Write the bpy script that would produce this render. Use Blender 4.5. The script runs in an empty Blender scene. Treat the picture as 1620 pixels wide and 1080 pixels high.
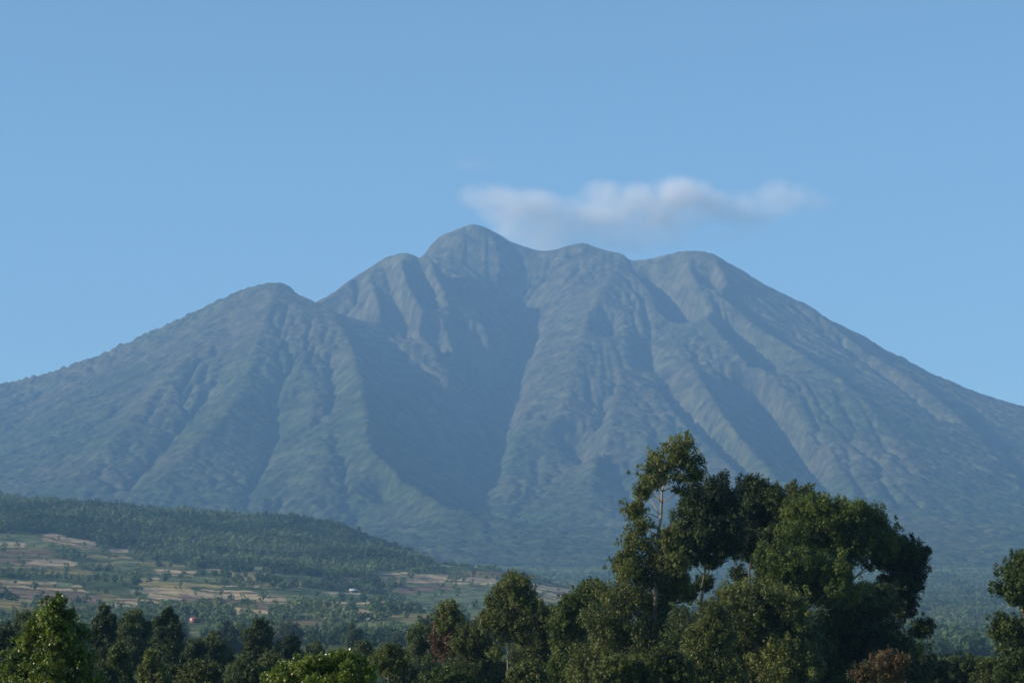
import bpy, math
import numpy as np

# ------------------------------------------------------------------ camera, sky, sun, exposure
F = 4143.0; H = 1040.0; CZ = 14.0            # focal length in photo pixels, horizon row, camera height
P = math.atan((H - 540.0) / F)
sc = bpy.context.scene
cd = bpy.data.cameras.new('camera'); cam = bpy.data.objects.new('camera', cd); sc.collection.objects.link(cam)
cd.sensor_width = 36.0; cd.lens = 36.0 * F / 1620.0; cd.clip_start = 0.5; cd.clip_end = 60000.0
cam.location = (0, 0, CZ); cam.rotation_euler = (math.pi / 2 + P, 0, 0); sc.camera = cam

SUN_EL = math.radians(23.5); SUN_AZ = math.radians(-101.0)   # azimuth from +Y, clockwise; the sun is left, a little behind
w = bpy.data.worlds.new('World'); sc.world = w; w.use_nodes = True
nt = w.node_tree; bg = nt.nodes['Background']
sky = nt.nodes.new('ShaderNodeTexSky'); sky.sky_type = 'NISHITA'; sky.sun_disc = False
sky.sun_elevation = SUN_EL; sky.sun_rotation = SUN_AZ
sky.altitude = 2200.0; sky.air_density = 1.0; sky.dust_density = 0.2; sky.ozone_density = 2.5
tint = nt.nodes.new('ShaderNodeMix'); tint.data_type = 'RGBA'; tint.blend_type = 'MULTIPLY'; tint.inputs[0].default_value = 1.0
tint.inputs[7].default_value = (0.89, 1.045, 1.01, 1); nt.links.new(sky.outputs[0], tint.inputs[6])
nt.links.new(tint.outputs[2], bg.inputs[0]); bg.inputs[1].default_value = 0.102

sl = bpy.data.lights.new('sun', 'SUN'); so = bpy.data.objects.new('sun', sl); sc.collection.objects.link(so)
sl.energy = 5.0; sl.angle = math.radians(0.5); sl.color = (1.0, 0.90, 0.76)
from mathutils import Vector
sdir = Vector((math.sin(SUN_AZ) * math.cos(SUN_EL), math.cos(SUN_AZ) * math.cos(SUN_EL), math.sin(SUN_EL)))
so.rotation_euler = (-sdir).to_track_quat('-Z', 'Y').to_euler()
so.location = (-300, -100, 200)

sc.view_settings.view_transform = 'Standard'; sc.view_settings.look = 'None'
sc.view_settings.exposure = 0.58; sc.view_settings.gamma = 1.0
cy = sc.cycles
cy.use_denoising = True
try: cy.denoiser = 'OPENIMAGEDENOISE'
except Exception: pass
cy.max_bounces = 6; cy.diffuse_bounces = 2; cy.glossy_bounces = 1; cy.transmission_bounces = 2
cy.volume_bounces = 2; cy.transparent_max_bounces = 4
cy.filter_width = 1.7
cy.use_adaptive_sampling = False

rng = np.random.default_rng(7)

# ------------------------------------------------------------------ pixel <-> world
def at(px, py, Y):
    """the point seen in photo pixel (px,py) at distance Y in front of the camera"""
    px = np.asarray(px, float); py = np.asarray(py, float)
    u = (px - 810) / F; v = (540 - py) / F
    yy = math.cos(P) - v * math.sin(P); zz = math.sin(P) + v * math.cos(P)
    return np.stack([u / yy * Y, 0 * u + Y, zz / yy * Y + CZ], -1)
def pix(x, y, z):
    y = np.maximum(y, 1.0); zr = z - CZ
    d = y * math.cos(P) + zr * math.sin(P); v = (zr * math.cos(P) - y * math.sin(P)) / d
    return 810 + F * x / d, 540 - F * v

# ------------------------------------------------------------------ numpy noise
def vnoise(x, y, seed=0):
    r = np.random.default_rng(seed); T = r.random((256, 256))
    xi = np.floor(x).astype(int); yi = np.floor(y).astype(int); fx = x - xi; fy = y - yi
    fx = fx * fx * fx * (fx * (fx * 6 - 15) + 10); fy = fy * fy * fy * (fy * (fy * 6 - 15) + 10)
    a = T[xi & 255, yi & 255]; b = T[(xi + 1) & 255, yi & 255]; c = T[xi & 255, (yi + 1) & 255]; d = T[(xi + 1) & 255, (yi + 1) & 255]
    return (a * (1 - fx) + b * fx) * (1 - fy) + (c * (1 - fx) + d * fx) * fy
def fbm(x, y, oct=4, seed=0, gain=0.5):
    s = 0; a = 1; t = 0
    for k in range(oct):
        s = s + a * (vnoise(x * 2 ** k + 17.3 * k, y * 2 ** k + 5.1 * k, seed + k) - 0.5); t += a; a *= gain
    return s / t * 2

# ------------------------------------------------------------------ object helpers
def link(o):
    sc.collection.objects.link(o); return o
def tag(o, label=None, cat=None, group=None, kind=None):
    if label: o['label'] = label
    if cat: o['category'] = cat
    if group: o['group'] = group
    if kind: o['kind'] = kind
    return o
def mesh_np(name, V, Q, mat, parent=None, tint=None, cols=None, smooth=False, k=None):
    """one mesh object from numpy vertices and equal-sized faces"""
    me = bpy.data.meshes.new(name)
    V = np.asarray(V, np.float32); Q = np.asarray(Q, np.int32); k = Q.shape[1]
    me.vertices.add(len(V)); me.vertices.foreach_set('co', V.ravel())
    me.loops.add(Q.size); me.loops.foreach_set('vertex_index', Q.ravel())
    me.polygons.add(len(Q)); me.polygons.foreach_set('loop_start', np.arange(0, Q.size, k, dtype=np.int32))
    me.polygons.foreach_set('loop_total', np.full(len(Q), k, np.int32))
    if smooth: me.polygons.foreach_set('use_smooth', np.ones(len(Q), bool))
    me.update(calc_edges=True)
    if tint is not None:
        a = me.attributes.new('tint', 'FLOAT', 'FACE'); a.data.foreach_set('value', np.asarray(tint, np.float32))
    if cols is not None:
        a = me.attributes.new('soil', 'FLOAT_COLOR', 'POINT')
        c = np.ones((len(V), 4), np.float32); c[:, :3] = cols; a.data.foreach_set('color', c.ravel())
    me.materials.append(mat)
    o = link(bpy.data.objects.new(name, me))
    if parent is not None: o.parent = parent
    return o
def grid_faces(nr, nc):
    i = np.arange(nr - 1)[:, None] * nc + np.arange(nc - 1)[None]
    return np.stack([i, i + 1, i + nc + 1, i + nc], -1).reshape(-1, 4)
def empty(name, loc):
    o = link(bpy.data.objects.new(name, None)); o.location = loc; o.empty_display_size = 1; return o

# ------------------------------------------------------------------ materials
def mat(name, rough=0.9):
    m = bpy.data.materials.new(name); m.use_nodes = True
    b = m.node_tree.nodes['Principled BSDF']; b.inputs['Roughness'].default_value = rough
    b.inputs['Specular IOR Level'].default_value = 0.2
    return m, m.node_tree, b
def node(nt, typ, **kw):
    n = nt.nodes.new(typ)
    for k, v in kw.items():
        if k.startswith('i_'): n.inputs[k[2:].replace('_', ' ')].default_value = v
        else: setattr(n, k, v)
    return n
def ramp(nt, fac, stops):
    r = nt.nodes.new('ShaderNodeValToRGB'); e = r.color_ramp.elements
    while len(e) < len(stops): e.new(0.5)
    for el, (p, c) in zip(e, stops): el.position = p; el.color = (*c, 1)
    nt.links.new(fac, r.inputs[0]); return r.outputs[0]
def foliage_mat(name, lo, mid, hi, trans=0.32, rough=0.55, spec=0.25):
    m, n, b = mat(name, rough)
    at_ = node(n, 'ShaderNodeAttribute', attribute_name='tint')
    col = ramp(n, at_.outputs['Fac'], [(0.0, lo), (0.5, mid), (1.0, hi)])
    n.links.new(col, b.inputs['Base Color'])
    b.inputs['Specular IOR Level'].default_value = spec
    tr = node(n, 'ShaderNodeBsdfTranslucent'); n.links.new(col, tr.inputs[0])
    mx = node(n, 'ShaderNodeMixShader'); mx.inputs[0].default_value = trans
    n.links.new(b.outputs[0], mx.inputs[1]); n.links.new(tr.outputs[0], mx.inputs[2])
    n.links.new(mx.outputs[0], n.nodes['Material Output'].inputs[0])
    return m
M = {}
M['euc_olive'] = foliage_mat('olive_eucalypt_leaves', (0.032, 0.046, 0.013), (0.105, 0.122, 0.030), (0.215, 0.230, 0.060))
M['euc_dark'] = foliage_mat('dark_eucalypt_leaves', (0.007, 0.015, 0.005), (0.025, 0.042, 0.011), (0.085, 0.112, 0.026), 0.22)
M['euc_bright'] = foliage_mat('bright_crown_leaves', (0.022, 0.040, 0.009), (0.074, 0.105, 0.020), (0.165, 0.200, 0.036))
M['leafy'] = foliage_mat('yellow_green_leaves', (0.03, 0.055, 0.006), (0.105, 0.15, 0.014), (0.26, 0.3, 0.04), 0.4, 0.33, 0.5)
M['russet'] = foliage_mat('russet_leaves', (0.045, 0.030, 0.014), (0.150, 0.088, 0.045), (0.170, 0.160, 0.050))
M['blue_green'] = foliage_mat('grey_green_leaves', (0.026, 0.042, 0.015), (0.082, 0.108, 0.034), (0.160, 0.185, 0.058))
M['far_wood'] = foliage_mat('far_wood_leaves', (0.046, 0.074, 0.030), (0.092, 0.130, 0.052), (0.145, 0.180, 0.078), 0.3, 1.0, 0.0)

def bark(name, a, b_):
    m, n, b = mat(name, 0.85)
    tc = node(n, 'ShaderNodeTexCoord'); mp = node(n, 'ShaderNodeMapping'); mp.inputs['Scale'].default_value = (6, 6, 1.2)
    n.links.new(tc.outputs['Object'], mp.inputs[0])
    no = node(n, 'ShaderNodeTexNoise'); no.inputs['Scale'].default_value = 1.5; no.inputs['Detail'].default_value = 5
    n.links.new(mp.outputs[0], no.inputs[0])
    n.links.new(ramp(n, no.outputs[0], [(0.3, a), (0.65, b_)]), b.inputs['Base Color'])
    return m
M['bark_pale'] = bark('pale_bark', (0.13, 0.10, 0.075), (0.33, 0.27, 0.21))
M['bark_dark'] = bark('dark_bark', (0.05, 0.04, 0.03), (0.15, 0.12, 0.09))

def land_mat(name, forest_scale, bump_scale, bump_dist, use_soil=True):
    m, n, b = mat(name, 1.0); b.inputs['Specular IOR Level'].default_value = 0.0
    g = node(n, 'ShaderNodeNewGeometry'); 
    n1 = node(n, 'ShaderNodeTexNoise'); n1.inputs['Scale'].default_value = forest_scale; n1.inputs['Detail'].default_value = 6; n1.inputs['Roughness'].default_value = 0.65
    n.links.new(g.outputs['Position'], n1.inputs['Vector'])
    a = node(n, 'ShaderNodeAttribute', attribute_name='soil')
    r = ramp(n, n1.outputs[0], [(0.36, (0.45, 0.52, 0.55)), (0.5, (1, 1, 1)), (0.64, (1.55, 1.45, 1.25))])
    mx = node(n, 'ShaderNodeMix', data_type='RGBA', blend_type='MULTIPLY'); mx.inputs[0].default_value = 1.0
    n.links.new(a.outputs['Color'], mx.inputs[6]); n.links.new(r, mx.inputs[7]); n.links.new(mx.outputs[2], b.inputs['Base Color'])
    n2 = node(n, 'ShaderNodeTexVoronoi'); n2.inputs['Scale'].default_value = bump_scale
    n.links.new(g.outputs['Position'], n2.inputs['Vector'])
    bp = node(n, 'ShaderNodeBump'); bp.inputs['Strength'].default_value = 0.35; bp.inputs['Distance'].default_value = bump_dist; bp.invert = True
    n.links.new(n2.outputs['Distance'], bp.inputs['Height']); n.links.new(bp.outputs[0], b.inputs['Normal'])
    return m
M['mountain'] = land_mat('mountain_forest_and_heath', 0.022, 0.06, 7.0)
M['ground'] = land_mat('farmland_soil_and_grass', 0.05, 0.25, 0.8)

# ------------------------------------------------------------------ the mountain: a height field from its ridges and ravines
SKY_L = [(-900, 830), (-500, 742), (-200, 672), (0, 610), (45, 603), (95, 588), (150, 570), (210, 540), (255, 521), (300, 503), (345, 478), (400, 456), (440, 447)]
sky_line = [(-900, 830, 9000), (-500, 742, 9150), (-200, 672, 9300), (0, 610, 9400), (45, 603, 9400), (95, 588, 9400), (150, 568, 9400), (210, 540, 9400),
    (255, 521, 9400), (300, 503, 9400), (320, 488, 9400), (345, 476, 9400), (400, 456, 9400), (420, 449, 9400), (440, 447, 9400), (455, 449, 9380), (468, 459, 9340), (485, 470, 9300), (505, 478, 9250)]
sky_main = [(470, 500, 9700), (508, 477, 9780), (525, 466, 9830), (545, 450, 9900), (560, 437, 9950), (578, 427, 10000), (592, 418, 10000), (610, 406, 10000), (630, 399, 9950), (650, 397, 9900), (676, 397, 9900)]
sky_dome = [(640, 430, 10300), (676, 396, 10400), (684, 383, 10400), (700, 368, 10400), (718, 361, 10400), (737, 355, 10400), (752, 350, 10400), (768, 355, 10400), (785, 366, 10400), (805, 378, 10400), (820, 386, 10400), (838, 390, 10400),
    (858, 398, 10400), (872, 397, 10400), (888, 391, 10400), (905, 385, 10400), (922, 382, 10400), (938, 388, 10400), (962, 397, 10350), (985, 402, 10300), (1003, 414, 10250), (1020, 411, 10200),
    (1045, 404, 10150), (1070, 395, 10100), (1100, 395, 10050), (1122, 398, 10020), (1140, 405, 10000), (1160, 420, 10000), (1205, 447, 9950), (1240, 467, 9900), (1280, 483, 9850), (1320, 509, 9800),
    (1370, 536, 9750), (1410, 559, 9700), (1440, 572, 9700), (1470, 590, 9650), (1540, 619, 9600), (1620, 645, 9550), (1720, 680, 9500), (1900, 730, 9400), (2300, 830, 9300)]
ridges = [
    # shoulder summit down to the valley mouth: its right flank is the big shaded wall
    [(505, 480, 9250), (530, 503, 8950), (550, 535, 8600), (566, 580, 8150), (576, 630, 7700), (584, 680, 7280), (600, 722, 6950), (640, 765, 6600), (700, 800, 6350), (757, 824, 6200)],
    # left shoulder spurs
    [(440, 447, 9400), (425, 500, 8900), (400, 560, 8400), (385, 620, 7900), (335, 680, 7450), (275, 740, 7050), (225, 800, 6600)],
    [(425, 500, 8900), (470, 560, 8450), (500, 620, 7950), (482, 690, 7430), (460, 760, 6930), (440, 830, 6420)],
    [(500, 620, 7950), (540, 680, 7450), (548, 740, 7000), (560, 800, 6600), (575, 850, 6300)],
    [(345, 478, 9380), (300, 560, 8700), (245, 620, 8100), (185, 690, 7500), (115, 770, 6850)],
    [(150, 570, 9380), (120, 620, 8800), (70, 680, 8100), (10, 740, 7500), (-60, 800, 6900)],
    [(640, 765, 6750), (625, 800, 6500), (640, 840, 6250)],
    # spurs under the main top
    [(578, 428, 9980), (590, 470, 9550), (612, 520, 9150), (640, 562, 8840), (660, 590, 8600)],
    [(630, 400, 9940), (640, 440, 9610), (662, 490, 9290), (680, 545, 8950), (700, 590, 8680), (712, 612, 8540)],
    [(676, 398, 9900), (690, 440, 9660), (706, 500, 9340), (722, 550, 9030), (742, 622, 8600)],
    [(793, 372, 10395), (790, 400, 10270), (788, 430, 10150)],
    [(735, 357, 10390), (728, 385, 10290), (735, 415, 10180)],
    [(735, 430, 9960), (748, 465, 9720), (764, 500, 9480), (776, 538, 9280)],
    # the rib right of the great valley
    [(922, 384, 10390), (905, 430, 10100), (880, 480, 9800), (868, 520, 9500), (850, 560, 9100), (838, 620, 8600), (815, 680, 8100), (800, 740, 7600), (795, 800, 7000), (800, 850, 6500)],
    [(985, 403, 10290), (960, 450, 9850), (930, 500, 9420), (915, 560, 8900), (900, 620, 8400), (880, 665, 8050)],
    [(1000, 440, 10000), (998, 480, 9650), (985, 520, 9280), (990, 580, 8750), (965, 650, 8130), (950, 720, 7480), (935, 790, 6900), (930, 850, 6450)],
    [(1003, 424, 10150), (1035, 470, 9750), (1055, 515, 9350), (1078, 560, 8900), (1108, 605, 8430), (1142, 655, 7950), (1175, 705, 7500), (1220, 755, 7080), (1280, 795, 6720), (1325, 830, 6450)],
    [(1035, 560, 9000), (1045, 620, 8500), (1075, 665, 8050), (1125, 712, 7600), (1175, 755, 7100), (1200, 800, 6800)],
    [(960, 650, 8300), (940, 700, 7850), (975, 752, 7400), (1030, 790, 6900)],
    # right flank
    [(1080, 396, 10080), (1095, 440, 9800), (1120, 490, 9400), (1165, 545, 8950), (1215, 600, 8550), (1270, 670, 8000), (1320, 740, 7400), (1370, 800, 6900)],
    [(1130, 402, 10000), (1150, 470, 9600), (1195, 512, 9300), (1260, 550, 9000), (1330, 600, 8600), (1400, 670, 8000), (1450, 750, 7300), (1490, 820, 6800)],
    [(1290, 490, 9830), (1340, 535, 9600), (1400, 575, 9400), (1470, 620, 9000), (1540, 680, 8400), (1600, 750, 7700), (1640, 830, 6900)],
    [(1470, 592, 9630), (1560, 660, 9000), (1640, 730, 8300), (1720, 810, 7300)],
]
valleys = [
    [(738, 510, 9750), (765, 565, 9600), (800, 580, 9450), (814, 597, 9400), (798, 640, 9150), (785, 680, 8800), (770, 730, 8250), (757, 780, 7600), (757, 822, 6700), (770, 850, 6350)],
    [(704, 425, 10040), (722, 460, 9900), (738, 510, 9750)],
    [(806, 395, 10370), (808, 430, 10250), (818, 470, 10130), (830, 520, 9900), (832, 550, 9650), (812, 600, 9300)],
    [(508, 490, 9750), (545, 525, 9600), (590, 580, 9350), (650, 620, 9150), (720, 650, 9000), (782, 680, 8600)],
    [(562, 450, 9950), (578, 490, 9650), (600, 540, 9380), (640, 592, 9180)],
    [(608, 425, 9960), (622, 470, 9680), (645, 520, 9420), (672, 575, 9180), (700, 615, 9050)],
    [(660, 415, 9930), (672, 460, 9780), (692, 520, 9560), (712, 580, 9260), (740, 640, 8980)],
    # left massif gullies
    [(455, 540, 8620), (462, 570, 8390), (436, 630, 7950), (438, 700, 7560), (408, 760, 7020), (385, 820, 6450)],
    [(365, 530, 8850), (350, 590, 8340), (305, 655, 7840), (250, 720, 7330), (190, 790, 6780)],
    [(250, 580, 8780), (210, 630, 8320), (150, 690, 7760), (80, 770, 7000)],
    [(60, 630, 9100), (20, 680, 8450), (-40, 740, 7800)],
    [(520, 575, 8380), (530, 620, 7970), (515, 690, 7380), (508, 760, 6830), (510, 830, 6370)],
    [(585, 730, 7300), (605, 770, 6950), (612, 810, 6600)],
    # right half gullies
    [(968, 512, 9440), (966, 545, 9190)],
    [(880, 678, 8180), (890, 720, 7830), (885, 770, 7300), (872, 830, 6600)],
    [(1024, 450, 10080), (1056, 497, 9850), (1098, 545, 9560), (1144, 595, 9230), (1188, 647, 8800), (1228, 697, 8330), (1268, 747, 7750), (1325, 800, 6950)],
    [(1022, 540, 9230), (1032, 590, 8850), (1062, 640, 8480), (1108, 685, 8080), (1160, 735, 7600), (1195, 785, 7050)],
    [(900, 720, 8000), (935, 748, 7650), (995, 785, 7050), (1020, 820, 6700)],
    [(1120, 440, 9890), (1156, 487, 9610), (1208, 528, 9330), (1268, 568, 9010), (1330, 620, 8580)],
    [(1265, 490, 9800), (1310, 530, 9600), (1370, 575, 9400), (1420, 610, 9150), (1500, 680, 8500)],
    [(1540, 665, 8850), (1600, 730, 8150), (1650, 800, 7400)],
]
DX = 12.0
GX = np.arange(-4800, 4801, DX); GY = np.arange(5300, 13001, DX)
def base_plain(x, y):
    return np.interp(y, [-3000, -100, 0, 60, 150, 400, 900, 1200, 2000, 3500, 5500, 7000, 9000, 14500],
                        [8, 11.6, 12, 7, 1.5, 0, 6, 13, 25, 80, 205, 260, 280, 280])
def solve_mountain():
    nx, ny = len(GX), len(GY)
    Z = np.full((ny, nx), np.nan)
    def draw(pts):
        W = np.array([at(a, b, c) for a, b, c in pts])
        for p, q in zip(W[:-1], W[1:]):
            n = int(max(abs(q[:2] - p[:2])) / (DX * 0.5)) + 2
            t = np.linspace(0, 1, n)[:, None]; s = p + (q - p) * t
            i = np.round((s[:, 1] - GY[0]) / DX).astype(int); j = np.round((s[:, 0] - GX[0]) / DX).astype(int)
            ok = (i >= 0) & (i < ny) & (j >= 0) & (j < nx)
            Z[i[ok], j[ok]] = s[ok, 2]
    for l in valleys: draw(l)
    for l in ridges: draw(l)
    for l in (sky_dome, sky_main, sky_line): draw(l)
    # foot of the mountain, front, back and sides
    xx = GX
    foot = base_plain(0, 5500) + 12 * fbm(xx / 700, xx * 0 + 3, 3, 5)
    Z[0, :] = foot - 40; Z[8, :] = foot - 4; Z[-1, :] = 240; Z[:, 0] = 235; Z[:, -1] = 235
    fixed = ~np.isnan(Z)
    # multigrid relaxation
    lv = [(Z, fixed)]
    for s in (2, 4, 8, 16):
        ny2, nx2 = -(-ny // s), -(-nx // s)
        A = np.full((ny2 * s, nx2 * s), np.nan); A[:ny, :nx] = Z
        B = A.reshape(ny2, s, nx2, s).transpose(0, 2, 1, 3).reshape(ny2, nx2, s * s)
        with np.errstate(all='ignore'):
            cnt = (~np.isnan(B)).sum(-1); m = np.where(cnt > 0, np.nansum(B, -1) / np.maximum(cnt, 1), np.nan)
        lv.append((m, cnt > 0))
    cur = None
    for (z, f), its in zip(lv[::-1], (400, 200, 120, 80, 60)):
        if cur is None: U = np.where(f, z, 500.0)
        else:
            U = np.repeat(np.repeat(cur, 2, 0), 2, 1)[:z.shape[0], :z.shape[1]]; U = np.where(f, z, U)
        for _ in range(its):
            Pd = np.pad(U, 1, mode='edge')
            A = (Pd[:-2, 1:-1] + Pd[2:, 1:-1] + Pd[1:-1, :-2] + Pd[1:-1, 2:]) / 4
            U = np.where(f, z, A)
        cur = U
    return cur
def erode(Z, iters=9):
    ny, nx = Z.shape
    idx = np.arange(ny * nx).reshape(ny, nx)
    offs = [(-1, -1), (-1, 0), (-1, 1), (0, -1), (0, 1), (1, -1), (1, 0), (1, 1)]
    xx, yy = np.meshgrid(GX, GY)
    Z = Z + 8 * fbm(xx / 190, yy / 190, 4, 11) + 3 * fbm(xx / 35, yy / 35, 2, 15)
    Z0 = Z.copy()
    for it in range(iters):
        Pd = np.pad(Z, 1, constant_values=1e6)
        best = np.zeros_like(Z); rec = idx.copy()
        for dy, dx in offs:
            nb = Pd[1 + dy:1 + dy + ny, 1 + dx:1 + dx + nx]; s = (Z - nb) / (DX * math.hypot(dx, dy))
            m = s > best; best = np.where(m, s, best); rec = np.where(m, idx + dy * nx + dx, rec)
        order = np.argsort(-Z.ravel()).tolist(); r = rec.ravel().tolist(); A = [1.0] * (ny * nx)
        for i in order:
            j = r[i]
            if j != i: A[j] += A[i]
        A = np.array(A).reshape(ny, nx)
        inc = np.minimum(0.80 * np.minimum(A, 400) ** 0.45 * np.clip(best, 0, 0.9), 5.0)
        Z = Z - inc
        Pd = np.pad(Z, 1, mode='edge')
        L = (Pd[:-2, 1:-1] + Pd[2:, 1:-1] + Pd[1:-1, :-2] + Pd[1:-1, 2:]) / 4 - Z
        Z = Z + 0.14 * L
    low = np.clip((Z0 - 230) / 100, 0, 1)
    return Z0 + (Z - Z0 + 5) * low
def bil(Z, x, y):
    u = np.clip((x - GX[0]) / DX, 0, len(GX) - 1.001); v = np.clip((y - GY[0]) / DX, 0, len(GY) - 1.001)
    i = v.astype(int); j = u.astype(int); fy = v - i; fx = u - j
    return (Z[i, j] * (1 - fx) + Z[i, j + 1] * fx) * (1 - fy) + (Z[i + 1, j] * (1 - fx) + Z[i + 1, j + 1] * fx) * fy
MZ = erode(solve_mountain())
def canopy(x, y, cell, seed):
    """rounded tree tops: inverse distance to jittered lattice points"""
    r = np.random.default_rng(seed); J = r.random((128, 128, 3))
    gx = np.floor(x / cell).astype(int); gy = np.floor(y / cell).astype(int); best = np.full(x.shape, 9.0)
    for a in (-1, 0, 1):
        for b in (-1, 0, 1):
            j = J[(gx + a) & 127, (gy + b) & 127]
            d = ((gx + a + j[..., 0]) - x / cell) ** 2 + ((gy + b + j[..., 1]) - y / cell) ** 2 + j[..., 2] * 0.25
            best = np.minimum(best, d)
    return 1 - np.minimum(best, 1.0)
def build_mountain():
    xs = np.concatenate([np.arange(-4790, -2500, 30), np.arange(-2500, 2500, 6.0), np.arange(2500, 4791, 30)])
    ys = np.concatenate([np.arange(5310, 10600, 7.0), np.arange(10600, 12990, 30)])
    X, Y = np.meshgrid(xs, ys); Z = bil(MZ, X, Y)
    hgt = np.clip((Z - 260) / 1300, 0, 1)
    trees = np.clip(1.1 - hgt * 0.9 + 0.5 * fbm(X / 300, Y / 300, 3, 31), 0.12, 1)
    edge = np.clip((-X - 700) / 500, 0, 1) * np.clip((Y - 9000) / 300, 0, 1)
    Z = Z + canopy(X, Y, 26, 45) ** 3 * 16 * edge
    Z = Z + canopy(X, Y * 0.55, 14, 41) * 6.0 * trees + canopy(X + 50, Y * 0.55, 32, 43) * 7.5 * trees + 3.5 * fbm(X / 60, Y / 90, 3, 49) + 2.0 * fbm(X / 15, Y / 15, 2, 51)
    forest = np.array([0.037, 0.053, 0.022]); heath = np.array([0.074, 0.069, 0.043]); grass = np.array([0.062, 0.086, 0.034])
    hk = np.clip(hgt * 1.15 + 0.15 + 0.9 * fbm(X / 260, Y / 420, 5, 61), 0, 1)[..., None]
    gk = np.clip(1.6 * fbm(X / 180, Y / 180, 4, 71) - 0.10, 0, 1)[..., None] * 0.45
    C = forest * (1 - hk) + heath * hk; C = C * (1 - gk) + grass * gk; C = C * np.clip(1 + 0.45 * fbm(X / 30, Y / 60, 4, 75), .5, 1.6)[..., None]
    V = np.stack([X, Y, Z], -1).reshape(-1, 3)
    o = mesh_np('mountain', V, grid_faces(len(ys), len(xs)), M['mountain'], cols=C.reshape(-1, 3), smooth=True)
    tag(o, 'broad hazy blue volcano with several worn summits and deep shaded ravines', 'mountain', kind='structure')
build_mountain()

# ------------------------------------------------------------------ the ground: plain, farmed hill, knoll under the camera, in one sheet
HILL = np.array([(-1500, 900), (-900, 830), (-400, 770), (-100, 772), (0, 777), (60, 783), (150, 795), (250, 805), (350, 812), (430, 820), (500, 831), (560, 846), (600, 857), (640, 870), (680, 883),
                 (720, 893), (790, 903), (850, 920), (910, 935), (960, 944), (1050, 985), (1300, 1040), (3000, 1040)], float)
def ground_z(x, y):
    x = np.asarray(x, float); y = np.asarray(y, float)
    zp = base_plain(x, y)
    yy = np.maximum(y, 300); a = 810 + F * x / yy
    s = np.interp(a, HILL[:, 0], HILL[:, 1]) + 2 * fbm(a / 60, a * 0, 3, 77)
    Yc = 3500 - 300 * np.clip((a - 500) / 400, 0, 1)
    t = y / Yc
    g = np.interp(t, [0.2, 0.3, 0.43, 0.58, 0.72, 0.84, 1.0, 1.06], [0, 0.03, 0.19, 0.37, 0.55, 0.75, 0.985, 1.0])
    zh = CZ + (1040 - s) * g / F * yy
    zh = np.where(t > 1.04, zh - (y - 1.04 * Yc) * 0.22, zh)
    z = np.maximum(zp, np.where(t > 0.22, zh, -50))
    amp = np.clip((y - 700) / 1500, 0, 1) * np.clip((5000 - y) / 1500, 0, 1)
    z = z + amp * (6 * fbm(x / 130, y / 170, 3, 81) + 13 * fbm(x / 380 + 9, y / 380, 2, 85))
    return z
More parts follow.
